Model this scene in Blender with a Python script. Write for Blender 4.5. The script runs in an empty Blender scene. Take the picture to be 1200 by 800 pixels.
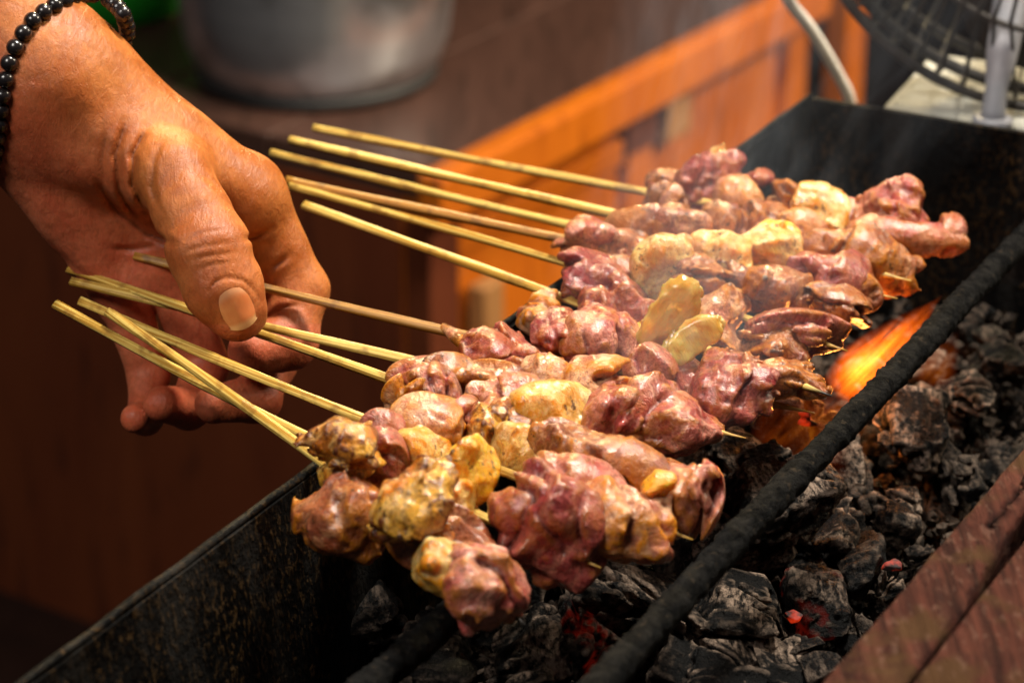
import bpy, math, random
import numpy as np
from mathutils import Vector, Matrix, Quaternion

random.seed(7)
RNG = np.random.RandomState(11)
scene = bpy.context.scene
R = math.radians

# ------------------------------------------------------------------ camera
PITCH = R(24.0)
F_PX = 3190.0                      # focal length in photo pixels (1200 wide)
D0 = 0.85
CAM = Vector((0.0, -D0 * math.cos(PITCH), D0 * math.sin(PITCH)))
RIGHT = Vector((1, 0, 0)); UP = Vector((0, math.sin(PITCH), math.cos(PITCH)))
FWD = Vector((0, math.cos(PITCH), -math.sin(PITCH)))
cd = bpy.data.cameras.new('camera'); cam = bpy.data.objects.new('camera', cd)
scene.collection.objects.link(cam); scene.camera = cam
cam.location = CAM; cam.rotation_euler = (math.pi / 2 - PITCH, 0, 0)
cd.sensor_width = 36.0; cd.lens = F_PX / 1200 * 36.0
cd.clip_start = 0.02; cd.clip_end = 60
cd.dof.use_dof = True; cd.dof.focus_distance = 0.80; cd.dof.aperture_fstop = 13.5

# ------------------------------------------------------------------ world + lamps
w = bpy.data.worlds.new('World'); scene.world = w; w.use_nodes = True
bg = w.node_tree.nodes['Background']
bg.inputs[0].default_value = (0.75, 0.85, 1.0, 1); bg.inputs[1].default_value = 0.03

def area(name, loc, target, size, power, col, size_y=None, spread=180):
    l = bpy.data.lights.new(name, 'AREA'); l.energy = power; l.size = size; l.color = col
    l.spread = R(spread)
    if size_y: l.shape = 'RECTANGLE'; l.size_y = size_y
    o = bpy.data.objects.new(name, l); scene.collection.objects.link(o)
    o.location = loc
    o.rotation_euler = (Vector(target) - Vector(loc)).to_track_quat('-Z', 'Y').to_euler()
    return o
area('key_lamp', (0.32, 0.28, 1.25), (0, 0, 0), 0.26, 38, (1.0, 0.93, 0.80))
area('front_lamp', (-0.55, -0.70, 1.05), (0, 0.02, 0), 0.45, 11.5, (1.0, 0.94, 0.87))
area('back_lamp', (-0.05, 1.55, 0.85), (0, 0, 0), 0.10, 2.4, (1.0, 0.76, 0.38), spread=60)
area('cabinet_fill_lamp', (1.6, 0.6, 1.0), (0.1, 1.25, -0.25), 0.5, 19, (1.0, 0.84, 0.62), spread=95)  # added fill that brightens the cabinet front, not a lamp of the stall

scene.view_settings.view_transform = 'Standard'
scene.view_settings.look = 'None'
scene.view_settings.exposure = 0.0
scene.view_settings.gamma = 1.0
scene.render.engine = 'CYCLES'
scene.cycles.volume_max_steps = 128
scene.cycles.max_bounces = 6

# ------------------------------------------------------------------ pixel -> place
def ray(px, py):
    return FWD + RIGHT * ((px - 600) / F_PX) - UP * ((py - 400) / F_PX)
def onz(px, py, z=0.0):            # the point of the horizontal plane z seen at a photo pixel
    r = ray(px, py); return CAM + r * ((z - CAM.z) / r.z)
def atd(px, py, d):
    return CAM + ray(px, py) * d
def depth(p): return (Vector(p) - CAM).dot(FWD)
def proj(p):
    v = Vector(p) - CAM; d = v.dot(FWD)
    return 600 + F_PX * v.dot(RIGHT) / d, 400 - F_PX * v.dot(UP) / d

# ------------------------------------------------------------------ helpers
def link(o, parent=None):
    scene.collection.objects.link(o)
    if parent: o.parent = parent
    return o
def tag(o, label=None, cat=None, group=None, kind=None):
    if label: o['label'] = label
    if cat: o['category'] = cat
    if group: o['group'] = group
    if kind: o['kind'] = kind
    return o
def empty(name, loc=(0, 0, 0)):
    o = bpy.data.objects.new(name, None); o.location = loc; o.empty_display_size = 0.01
    return link(o)
def kid(o, root):                   # make o, already placed in the world, a part of root
    o.parent = root; o.matrix_parent_inverse = Matrix.Translation(-Vector(root.location)); return o
def mesh_np(name, V, Fq, smooth=True):
    me = bpy.data.meshes.new(name)
    V = np.asarray(V, np.float32); Fq = np.asarray(Fq, np.int32); k = Fq.shape[1]
    me.vertices.add(len(V)); me.vertices.foreach_set('co', V.ravel())
    me.loops.add(Fq.size); me.loops.foreach_set('vertex_index', Fq.ravel())
    me.polygons.add(len(Fq)); me.polygons.foreach_set('loop_start', np.arange(0, Fq.size, k, dtype=np.int32))
    me.polygons.foreach_set('loop_total', np.full(len(Fq), k, np.int32))
    me.polygons.foreach_set('use_smooth', np.full(len(Fq), smooth, bool))
    me.update(calc_edges=True); me.validate()
    return me
def add(name, me, mat, parent=None, loc=(0, 0, 0)):
    o = bpy.data.objects.new(name, me); o.location = loc
    if mat: me.materials.clear(); me.materials.append(mat)
    return link(o, parent)

class MB:                           # collects pieces into one mesh
    def __init__(s): s.v = []; s.f = []
    def quadgrid(s, G, close_u=False, close_v=False):
        G = np.asarray(G, float); nu, nv = G.shape[:2]; b = len(s.v)
        s.v.extend(map(tuple, G.reshape(-1, 3)))
        for i in range(nu if close_u else nu - 1):
            for j in range(nv if close_v else nv - 1):
                a = b + i * nv + j; c = b + ((i + 1) % nu) * nv + j
                a2 = b + i * nv + (j + 1) % nv; c2 = b + ((i + 1) % nu) * nv + (j + 1) % nv
                s.f.append((a, c, c2, a2))
        return b
    def tube(s, pts, rad, n=10, cap=True, squash=1.0, jitter=0.0, rot=0.0):
        pts = [Vector(p) for p in pts]
        if not hasattr(rad, '__len__'): rad = [rad] * len(pts)
        rings = []
        ref = Vector((0, 0, 1))
        for i, p in enumerate(pts):
            t = (pts[min(i + 1, len(pts) - 1)] - pts[max(i - 1, 0)]).normalized()
            if abs(t.dot(ref)) > 0.95: ref = Vector((1, 0, 0))
            a = t.cross(ref).normalized(); b = a.cross(t).normalized()
            ring = []
            for k in range(n):
                an = 2 * math.pi * k / n + rot
                r = rad[i] * (1 + jitter * (random.random() - .5))
                ring.append(p + a * (math.cos(an) * r) + b * (math.sin(an) * r * squash))
            rings.append(ring)
        b0 = s.quadgrid(np.array([[tuple(q) for q in r] for r in rings]), close_v=True)
        if cap:
            s.f.append(tuple(b0 + k for k in range(n)))
            e = b0 + (len(pts) - 1) * n
            s.f.append(tuple(e + k for k in reversed(range(n))))
        return s
    def hexa(s, c):                 # 8 corners: bottom 4, top 4
        b = len(s.v); s.v.extend(tuple(p) for p in c)
        for q in ((3, 2, 1, 0), (4, 5, 6, 7), (0, 1, 5, 4), (1, 2, 6, 5), (2, 3, 7, 6), (3, 0, 4, 7)):
            s.f.append(tuple(b + i for i in q))
        return s
    def mesh(s, name, smooth=True):
        me = bpy.data.meshes.new(name); me.from_pydata([tuple(v) for v in s.v], [], s.f); me.update()
        import bmesh
        bm = bmesh.new(); bm.from_mesh(me); bmesh.ops.recalc_face_normals(bm, faces=bm.faces); bm.to_mesh(me); bm.free()
        me.polygons.foreach_set('use_smooth', [smooth] * len(me.polygons))
        return me
    def build(s, name, mat, parent=None, smooth=True, bevel=0, seg=2):
        o = add(name, s.mesh(name, smooth), mat, parent)
        if bevel:
            m = o.modifiers.new('bevel', 'BEVEL'); m.width = bevel; m.segments = seg; m.limit_method = 'ANGLE'
        return o

def box_between(mb, a, b, u, w0, w1, z0, z1):
    """a box along a->b (horizontal), from offset w0 to w1 along u, z0..z1"""
    a, b, u = Vector(a), Vector(b), Vector(u); c = []
    for z in (z0, z1):
        for p, o in ((a, w0), (b, w0), (b, w1), (a, w1)):
            q = p + u * o; c.append((q.x, q.y, z))
    return mb.hexa(c)

# ------------------------------------------------------------------ noise + signed distance modelling
TAB = (RNG.rand(32 * 32 * 32).astype(np.float32) * 2 - 1)
def vnoise(p, scale, seed=0):
    q = (np.asarray(p) * scale + (seed * 7.31 + np.array([3.7, 1.9, 5.3]))).astype(np.float32)
    fl = np.floor(q); f = q - fl; i = fl.astype(np.int32); f = f * f * f * (f * (f * 6 - 15) + 10)
    x0 = (i[..., 0] & 31) << 10; y0 = (i[..., 1] & 31) << 5; z0 = i[..., 2] & 31
    x1 = ((i[..., 0] + 1) & 31) << 10; y1 = ((i[..., 1] + 1) & 31) << 5; z1 = (i[..., 2] + 1) & 31
    fx, fy, fz = f[..., 0], f[..., 1], f[..., 2]; T = TAB
    def col(xy): a = T[xy + z0]; return a + (T[xy + z1] - a) * fz
    a = col(x0 + y0); a += (col(x0 + y1) - a) * fy
    b = col(x1 + y0); b += (col(x1 + y1) - b) * fy
    return a + (b - a) * fx
def smin(a, b, k):
    h = np.clip(0.5 + 0.5 * (b - a) / k, 0, 1)
    return b + (a - b) * h - k * h * (1 - h)
def cone(P, a, b, ra, rb):
    a = np.array(a, float); b = np.array(b, float); ab = b - a
    t = np.clip(((P - a) @ ab) / max(ab @ ab, 1e-12), 0, 1)
    return np.linalg.norm(P - a - t[..., None] * ab, axis=-1) - (ra + (rb - ra) * t)
def grid(lo, hi, h):
    ax = [np.arange(lo[i], hi[i] + h, h) for i in range(3)]
    return np.stack(np.meshgrid(*ax, indexing='ij'), -1)
def surface_nets(vals, lo, h):
    s = vals < 0
    n = np.array(vals.shape) - 1
    acc = np.zeros((*n, 3), np.float32); cnt = np.zeros(tuple(n), np.int32)
    sl = lambda o: tuple(slice(o[i], o[i] + n[i]) for i in range(3))
    C = [(i, j, k) for i in (0, 1) for j in (0, 1) for k in (0, 1)]
    for a in C:
        for ax in range(3):
            if a[ax] == 0:
                b = list(a); b[ax] = 1
                va, vb = vals[sl(a)], vals[sl(b)]
                m = s[sl(a)] != s[sl(b)]
                t = np.where(m, va / np.where(m, va - vb, 1), 0)
                for c in range(3):
                    acc[..., c] += np.where(m, a[c] + (t if c == ax else 0), 0)
                cnt += m
    act = cnt > 0
    idx = -np.ones(tuple(n), np.int64); ids = np.argwhere(act); idx[act] = np.arange(len(ids))
    V = (ids + acc[act] / cnt[act][:, None]) * h + np.array(lo)
    F = []
    for ax in range(3):
        u, v = (ax + 1) % 3, (ax + 2) % 3
        a = [slice(None)] * 3; b = [slice(None)] * 3
        a[ax] = slice(0, -1); b[ax] = slice(1, None)
        sa, sb = s[tuple(a)], s[tuple(b)]
        e = np.argwhere(sa != sb)
        e = e[(e[:, u] > 0) & (e[:, v] > 0) & (e[:, u] < n[u]) & (e[:, v] < n[v])]
        if not len(e): continue
        def cell(du, dv):
            q = e.copy(); q[:, u] -= du; q[:, v] -= dv; return idx[q[:, 0], q[:, 1], q[:, 2]]
        q = np.stack([cell(1, 1), cell(0, 1), cell(0, 0), cell(1, 0)], 1)
        flip = ~sa[e[:, 0], e[:, 1], e[:, 2]]
        q[flip] = q[flip][:, ::-1]
        F.append(q)
    return V, np.concatenate(F)

# ------------------------------------------------------------------ materials
class NT:
    def __init__(s, name):
        s.m = bpy.data.materials.new(name); s.m.use_nodes = True; s.t = s.m.node_tree; s.t.nodes.clear()
        s.out = s.n('ShaderNodeOutputMaterial')
    def n(s, kind, **kw):
        nd = s.t.nodes.new(kind)
        for k, v in kw.items(): setattr(nd, k, v)
        return nd
    def set(s, sock, v):
        if isinstance(v, bpy.types.NodeSocket): s.t.links.new(v, sock)
        elif hasattr(v, '__len__') and len(v) == 3 and sock.type == 'RGBA': sock.default_value = (*v, 1)
        else: sock.default_value = v
    def coord(s, rnd=True):
        c = s.n('ShaderNodeTexCoord').outputs['Object']
        if not rnd: return c
        r = s.n('ShaderNodeObjectInfo').outputs['Random']
        a = s.n('ShaderNodeVectorMath', operation='MULTIPLY_ADD')
        s.set(a.inputs[0], (1.3, 0.7, 2.1)); 
        cmb = s.n('ShaderNodeCombineXYZ'); [s.set(cmb.inputs[i], r) for i in range(3)]
        s.set(a.inputs[1], cmb.outputs[0]); s.set(a.inputs[2], c)
        return a.outputs[0]
    def rand(s): return s.n('ShaderNodeObjectInfo').outputs['Random']
    def noise(s, vec, scale, detail=4, rough=.55, dist=0.0):
        q = s.n('ShaderNodeTexNoise'); s.set(q.inputs['Vector'], vec); s.set(q.inputs['Scale'], scale)
        s.set(q.inputs['Detail'], detail); s.set(q.inputs['Roughness'], rough); s.set(q.inputs['Distortion'], dist)
        return q.outputs['Fac']
    def vor(s, vec, scale, feature='F1', out='Distance', rnd=1.0):
        q = s.n('ShaderNodeTexVoronoi', feature=feature); s.set(q.inputs['Vector'], vec); s.set(q.inputs['Scale'], scale)
        s.set(q.inputs['Randomness'], rnd)
        return q.outputs[out]
    def map(s, vec, scale=(1, 1, 1), rot=(0, 0, 0)):
        q = s.n('ShaderNodeMapping'); s.set(q.inputs['Vector'], vec); q.inputs['Scale'].default_value = scale
        q.inputs['Rotation'].default_value = rot; return q.outputs[0]
    def ramp(s, fac, stops, interp='LINEAR'):
        q = s.n('ShaderNodeValToRGB'); s.set(q.inputs[0], fac); e = q.color_ramp.elements; q.color_ramp.interpolation = interp
        while len(e) < len(stops): e.new(0.5)
        for el, (p, c) in zip(e, stops):
            el.position = p; el.color = (c, c, c, 1) if not hasattr(c, '__len__') else (*c, 1)
        return q.outputs[0]
    def mix(s, fac, a, b, mode='MIX'):
        q = s.n('ShaderNodeMix', data_type='RGBA', blend_type=mode)
        s.set(q.inputs['Factor'], fac); s.set(q.inputs[6], a); s.set(q.inputs[7], b); return q.outputs[2]
    def math(s, op, a, b=0.5, c=0.0, clamp=False):
        q = s.n('ShaderNodeMath', operation=op, use_clamp=clamp); s.set(q.inputs[0], a); s.set(q.inputs[1], b); s.set(q.inputs[2], c)
        return q.outputs[0]
    def point(s): return s.n('ShaderNodeNewGeometry').outputs['Pointiness']
    def bump(s, h, strength, dist, normal=None):
        q = s.n('ShaderNodeBump'); s.set(q.inputs['Height'], h); s.set(q.inputs['Strength'], strength); s.set(q.inputs['Distance'], dist)
        if normal: s.set(q.inputs['Normal'], normal)
        return q.outputs[0]
    def bsdf(s, color, rough=.5, normal=None, **kw):
        b = s.n('ShaderNodeBsdfPrincipled'); s.set(b.inputs['Base Color'], color); s.set(b.inputs['Roughness'], rough)
        if normal: s.set(b.inputs['Normal'], normal)
        for k, v in kw.items(): s.set(b.inputs[k.replace('_', ' ')], v)
        s.t.links.new(b.outputs[0], s.out.inputs['Surface']); return b

def meat_material(name, a, b, pale, crevice, sear, sear_amt, char=.6, sss=.22, rough=(.22, .45), marbl=.42, coat=.9, lo=.45):
    t = NT(name); c = t.coord()
    wv = t.n('ShaderNodeTexNoise'); t.set(wv.inputs['Vector'], c); t.set(wv.inputs['Scale'], 90.0); t.set(wv.inputs['Detail'], 2.0)
    ds = t.n('ShaderNodeVectorMath', operation='MULTIPLY_ADD'); t.set(ds.inputs[0], wv.outputs['Color']); t.set(ds.inputs[1], (.012, .012, .012)); t.set(ds.inputs[2], c)
    fib = t.map(ds.outputs[0], (1, 1, .3), (.5, .3, .7))
    col = t.mix(t.ramp(t.noise(c, 70, 4), [(.42, 0), (.57, 1)]), a, b)
    mb_ = t.ramp(t.noise(fib, 260, 6, .62, .4), [(.50, 0), (.60, 1)])
    col = t.mix(t.math('MULTIPLY', mb_, marbl), col, pale)
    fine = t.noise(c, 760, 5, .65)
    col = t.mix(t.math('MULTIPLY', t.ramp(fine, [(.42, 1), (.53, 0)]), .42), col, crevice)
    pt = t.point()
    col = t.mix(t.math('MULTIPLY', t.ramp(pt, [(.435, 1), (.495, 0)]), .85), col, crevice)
    sr = t.math('MULTIPLY', t.ramp(t.noise(c, 85, 5, .6), [(lo, 0), (lo + .08, 1)]), t.ramp(pt, [(.49, .10), (.525, 1)]))
    col = t.mix(t.math('MULTIPLY', sr, sear_amt), col, sear)
    spots = t.math('MULTIPLY', t.ramp(t.noise(c, 480, 5, .65), [(.56, 0), (.62, 1)]), t.ramp(t.noise(c, 110, 3), [(.51, 0), (.57, 1)]))
    col = t.mix(t.math('MULTIPLY', spots, char), col, (.075, .022, .005))
    burn = t.math('MULTIPLY', t.ramp(pt, [(.525, 0), (.56, 1)]), t.ramp(t.noise(c, 140, 4), [(.50, 0), (.56, 1)]))
    col = t.mix(t.math('MULTIPLY', burn, char), col, (.055, .016, .004))
    h = t.math('ADD', t.math('MULTIPLY', t.noise(fib, 330, 5, .65, .3), 1.0), t.math('MULTIPLY', fine, .55))
    nrm = t.bump(h, .8, .0019)
    rg = t.ramp(t.noise(c, 300, 4), [(.40, rough[0]), (.60, rough[1])])
    t.bsdf(col, rg, nrm, Subsurface_Weight=sss, Subsurface_Radius=(.9, .35, .2), Subsurface_Scale=.005,
           Coat_Weight=coat, Coat_Roughness=.05, Coat_Normal=t.bump(h, .6, .0007), Specular_IOR_Level=.2)
    return t.m
M = {}
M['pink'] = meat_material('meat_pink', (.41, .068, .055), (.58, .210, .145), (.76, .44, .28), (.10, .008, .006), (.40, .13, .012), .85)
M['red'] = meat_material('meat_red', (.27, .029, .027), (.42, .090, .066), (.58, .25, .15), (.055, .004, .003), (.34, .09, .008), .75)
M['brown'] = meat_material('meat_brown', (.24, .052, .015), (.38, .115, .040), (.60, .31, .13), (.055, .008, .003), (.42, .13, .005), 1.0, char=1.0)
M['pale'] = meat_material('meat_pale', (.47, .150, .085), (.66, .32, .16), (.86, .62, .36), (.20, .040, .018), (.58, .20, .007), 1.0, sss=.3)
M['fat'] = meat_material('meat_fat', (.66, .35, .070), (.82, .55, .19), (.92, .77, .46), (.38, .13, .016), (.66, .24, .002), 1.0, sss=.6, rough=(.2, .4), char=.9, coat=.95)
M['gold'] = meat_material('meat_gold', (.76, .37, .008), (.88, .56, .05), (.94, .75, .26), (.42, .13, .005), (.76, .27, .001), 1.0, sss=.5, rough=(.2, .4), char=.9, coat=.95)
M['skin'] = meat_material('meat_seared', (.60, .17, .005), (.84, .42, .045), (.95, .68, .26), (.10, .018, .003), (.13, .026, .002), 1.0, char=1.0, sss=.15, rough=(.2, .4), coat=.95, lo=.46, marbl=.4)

def slice_mat():
    t = NT('glassy_fat'); c = t.coord()
    col = t.mix(t.ramp(t.noise(c, 120, 4), [(.42, 0), (.58, 1)]), (.84, .50, .08), (.90, .66, .20))
    col = t.mix(t.ramp(t.noise(c, 110, 4), [(.52, 0), (.60, 1)]), col, (.72, .34, .03))
    t.bsdf(col, .22, t.bump(t.noise(t.map(c, (1, 1, .2)), 420, 4), .7, .001), Transmission_Weight=.55, Subsurface_Weight=.3, Subsurface_Scale=.004, IOR=1.38, Coat_Weight=.6, Coat_Roughness=.1)
    return t.m
M['slice'] = slice_mat()
# bamboo
def bamboo(name, a, b, dark):
    t = NT(name); c = t.coord()
    st = t.map(c, (14, 1300, 1300))
    col = t.mix(t.ramp(t.noise(st, 1, 4, .6), [(.42, 0), (.58, 1)]), a, b)
    col = t.mix(t.math('MULTIPLY', t.ramp(t.noise(c, 130, 4), [(.54, 0), (.64, 1)]), .6), col, dark)
    # tip is scorched: x runs from 0 at the handle end to 1 at the tip (stored attribute)
    at = t.n('ShaderNodeAttribute', attribute_name='along').outputs['Fac']
    col = t.mix(t.ramp(at, [(.958, 0), (.985, 1)]), col, (.012, .008, .006))
    t.bsdf(col, .42, t.bump(t.noise(st, 1, 5, .6), .7, .0006), Specular_IOR_Level=.45)
    return t.m
M['bamboo'] = bamboo('bamboo_straw', (.40, .195, .020), (.74, .52, .13), (.20, .085, .015))
M['bamboo_dark'] = bamboo('bamboo_browned', (.26, .10, .012), (.44, .22, .035), (.09, .035, .008))

# coal / grill
def coal_mat(name, ash, ember=0.0):
    t = NT(name); c = t.coord()
    fib = t.map(c, (1, .2, 1), (.4, .2, .5))
    col = t.mix(t.ramp(t.noise(c, 90, 5), [(.4, 0), (.6, 1)]), (.0008, .0008, .001), (.0032, .003, .0032))
    pt = t.point()
    tex = t.ramp(t.noise(fib, 520, 6, .7), [(.43, 0), (.57, 1)])
    a1 = t.math('MULTIPLY', t.ramp(t.noise(c, 48, 6, .68), [(.49, 0), (.56, 1)]), tex)
    a2 = t.math('MULTIPLY', t.ramp(pt, [(.51, 0), (.57, 1)]), t.ramp(t.noise(c, 130, 4), [(.42, 0), (.55, 1)]))
    col = t.mix(t.math('MULTIPLY', t.math('MAXIMUM', a1, a2), ash), col, (.26, .19, .145))
    h = t.math('ADD', t.noise(fib, 190, 7, .7), t.math('MULTIPLY', t.noise(c, 700, 4, .6), .5))
    b = t.bsdf(col, t.ramp(tex, [(0, .42), (1, .85)]), t.bump(h, 1, .0032), Specular_IOR_Level=.12)
    if ember:
        e = t.math('MULTIPLY', t.ramp(t.noise(c, 50, 3), [(.52, 0), (.60, 1)]), t.ramp(t.noise(c, 300, 5), [(.44, 0), (.58, 1)]))
        t.set(b.inputs['Emission Color'], (1.0, .04, .012)); t.set(b.inputs['Emission Strength'], t.math('MULTIPLY', e, ember))
    return t.m
M['coal'] = coal_mat('charcoal', .35)
M['coal_ash'] = coal_mat('charcoal_ashy', 1.0)
M['coal_ember'] = coal_mat('charcoal_glowing', .6, .05)

def ember_mat():
    t = NT('ember_glow'); c = t.coord()
    k = t.ramp(t.noise(c, 300, 4), [(.42, 0), (.62, 1)])
    b = t.bsdf((.02, .01, .01), .8)
    t.set(b.inputs['Emission Color'], (1, .05, .008)); t.set(b.inputs['Emission Strength'], t.math('MULTIPLY', k, .5))
    return t.m
M['ember'] = ember_mat()

def grill_mat():
    t = NT('sooty_sheet_metal'); c = t.coord(False)
    col = t.mix(t.ramp(t.noise(c, 14, 5, .6), [(.42, 0), (.6, 1)]), (.001, .001, .0012), (.0035, .0032, .003))
    dens = t.ramp(t.noise(c, 9, 3), [(.44, 0), (.60, 1)])
    sp = t.noise(t.map(c, (1, 1, .45)), 700, 3, .6)
    speck = t.math('MULTIPLY', t.ramp(sp, [(.545, 0), (.60, 1)]), dens)
    big = t.math('MULTIPLY', t.ramp(t.noise(c, 330, 4, .6), [(.62, 0), (.655, 1)]), t.ramp(t.noise(c, 30, 2), [(.42, 0), (.55, 1)]))
    col = t.mix(t.math('MULTIPLY', t.math('MAXIMUM', speck, big), .45), col, (.11, .06, .022))
    streak = t.ramp(t.noise(t.map(c, (70, 70, 9), (0, .6, .49)), 1, 4), [(.54, 0), (.66, 1)])
    col = t.mix(t.math('MULTIPLY', streak, .08), col, (.14, .125, .11))
    h = t.math('ADD', t.noise(c, 300, 5, .6), sp)
    t.bsdf(col, t.ramp(t.noise(c, 40, 4), [(.4, .5), (.6, .75)]), t.bump(h, .7, .0012), Specular_IOR_Level=.08)
    return t.m
M['grill'] = grill_mat()
def rod_mat():
    t = NT('crusted_iron'); c = t.coord()
    col = t.mix(t.ramp(t.noise(c, 200, 6, .7), [(.42, 0), (.58, 1)]), (.002, .002, .0022), (.014, .013, .012))
    col = t.mix(t.ramp(t.noise(c, 360, 4), [(.62, 0), (.68, 1)]), col, (.035, .026, .018))
    t.bsdf(col, .8, t.bump(t.noise(c, 300, 7, .7), 1, .004), Specular_IOR_Level=.07)
    return t.m
M['rod'] = rod_mat()

def wood_mat(name, a, b, dark, grain=(70, 5, 70), rough=.5, bump=.5, dist=.001, coat=0.0):
    t = NT(name); c = t.coord()
    g = t.noise(t.map(c, grain), 1, 6, .65, .6)
    col = t.mix(t.ramp(g, [(.3, 0), (.7, 1)]), a, b)
    col = t.mix(t.ramp(t.noise(t.map(c, tuple(x * 4 for x in grain)), 1, 4, .6), [(.55, 0), (.75, 1)]), col, dark)
    t.bsdf(col, rough, t.bump(g, bump, dist), Coat_Weight=coat, Coat_Roughness=.25)
    return t.m
M['cab'] = wood_mat('varnished_orange_wood', (.40, .085, .004), (.54, .140, .008), (.22, .042, .002), (18, 18, 3), .38, .2, coat=.3)
M['cab_top'] = wood_mat('worn_table_wood', (.040, .017, .011), (.075, .034, .023), (.022, .010, .006), (30, 3, 30), .45, .3)
M['cab_end'] = wood_mat('dark_red_wood_shaded', (.085, .016, .004), (.125, .028, .007), (.045, .009, .003), (14, 14, 3), .5, .2)  # shade of the cabinet's end side painted in; corner stile and slot share it
M['cab_pale'] = wood_mat('bare_pale_wood', (.26, .11, .03), (.34, .16, .05), (.18, .07, .02), (30, 30, 6), .6, .2)
def beam_mat():
    t = NT('weathered_beam_wood'); c = t.coord()
    g = t.noise(t.map(c, (260, 16, 260)), 1, 7, .7, .8)
    col = t.mix(t.ramp(g, [(.40, 0), (.60, 1)]), (.020, .0045, .003), (.075, .021, .013))
    col = t.mix(t.ramp(t.noise(c, 55, 4), [(.5, 0), (.6, 1)]), col, (.055, .024, .009))
    fl = t.ramp(t.noise(t.map(c, (1, .35, 1)), 420, 4, .6), [(.565, 0), (.62, 1)])
    col = t.mix(t.math('MULTIPLY', fl, .3), col, (.16, .085, .06))
    t.bsdf(col, .8, t.bump(g, 1, .0025), Specular_IOR_Level=.1)
    return t.m
M['beam'] = beam_mat()

def skin_mat():
    t = NT('skin'); c = t.coord(False)
    at = t.n('ShaderNodeAttribute', attribute_name='tint').outputs['Fac']       # 0 back of the hand, 1 palm
    n1 = t.noise(c, 60, 5, .6); f = t.ramp(n1, [(.40, 0), (.60, 1)])
    back = t.mix(f, (.33, .088, .012), (.47, .150, .026))
    palm = t.mix(f, (.50, .105, .046), (.64, .172, .078))
    col = t.mix(at, back, palm)
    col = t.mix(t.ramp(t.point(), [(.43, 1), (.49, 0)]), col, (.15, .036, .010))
    mot = t.noise(c, 500, 6, .7)
    col = t.mix(t.math('MULTIPLY', t.ramp(mot, [(.46, 0), (.60, 1)]), .28), col, (.20, .060, .016))
    wr = t.noise(t.map(c, (1, .3, .5), (.2, .4, .75)), 520, 5, .65, .8)
    cell = t.ramp(t.vor(c, 1000, 'DISTANCE_TO_EDGE'), [(0, 0), (.12, 1)])
    h = t.math('ADD', t.math('MULTIPLY', wr, 1.6), t.math('MULTIPLY', cell, .08))
    t.bsdf(col, t.ramp(n1, [(.4, .40), (.6, .52)]), t.bump(h, .6, .0005), Specular_IOR_Level=.35, Subsurface_Weight=.25, Subsurface_Radius=(1, .35, .15), Subsurface_Scale=.003)
    return t.m
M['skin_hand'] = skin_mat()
def simple(name, col, rough=.5, **kw):
    t = NT(name); c = t.coord()
    v = t.mix(t.ramp(t.noise(c, 40, 4), [(.3, 0), (.7, 1)]), tuple(x * .8 for x in col), tuple(min(1, x * 1.15) for x in col))
    t.bsdf(v, rough, t.bump(t.noise(c, 160, 4), .15, .0006), **kw); return t.m
def nail_mat():
    t = NT('finger_nail'); c = t.coord(False)
    at = t.n('ShaderNodeAttribute', attribute_name='edge').outputs['Fac']
    col = t.mix(t.ramp(t.noise(c, 90, 4), [(.4, 0), (.6, 1)]), (.66, .20, .06), (.74, .27, .09))
    col = t.mix(t.ramp(at, [(.80, 0), (.90, 1)]), col, (.80, .42, .18))
    col = t.mix(t.ramp(at, [(.10, 1), (.26, 0)]), col, (.62, .27, .12))
    t.bsdf(col, .25, t.bump(t.noise(c, 200, 3), .2, .0005), Subsurface_Weight=.15, Subsurface_Scale=.002, Coat_Weight=.35, Coat_Roughness=.12); return t.m
M['nail'] = nail_mat()
M['bead'] = simple('black_bead', (.012, .009, .009), .25, Coat_Weight=.3)
def pot_mat():
    t = NT('brushed_aluminium'); c = t.coord()
    col = t.mix(t.noise(t.map(c, (4, 4, 90)), 1, 4), (.52, .53, .56), (.70, .71, .74))
    col = t.mix(t.ramp(t.noise(c, 22, 4), [(.5, 0), (.68, 1)]), col, (.22, .21, .20))
    t.bsdf(col, .30, t.bump(t.noise(t.map(c, (60, 60, 4)), 1, 3), .25, .002), Metallic=.88); return t.m
M['pot'] = pot_mat()
M['pot_shade'] = simple('pot_shadow_dark', (.02, .018, .017), .6)  # dark tone painting the shadow under the pot
M['green'] = simple('green_plastic', (.03, .55, .04), .35)
M['ground'] = simple('dark_packed_floor', (.008, .003, .002), .95, Specular_IOR_Level=.05)
M['backwall'] = simple('dark_blue_wall', (.016, .024, .032), .8)
M['cable'] = simple('grey_cable', (.88, .82, .74), .5)
M['fan_black'] = simple('dusty_black_wire', (.035, .028, .023), .55)
M['fan_white'] = simple('white_fan_plastic', (.42, .42, .46), .4)
def stone():
    t = NT('speckled_concrete'); c = t.coord()
    col = t.mix(t.noise(c, 25, 4), (.44, .43, .37), (.60, .58, .50))
    col = t.mix(t.ramp(t.noise(c, 230, 3, .6), [(.60, 0), (.68, 1)]), col, (.12, .12, .10))
    t.bsdf(col, .8, t.bump(t.noise(c, 200, 5), .5, .001)); return t.m
M['stone'] = stone()

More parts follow.
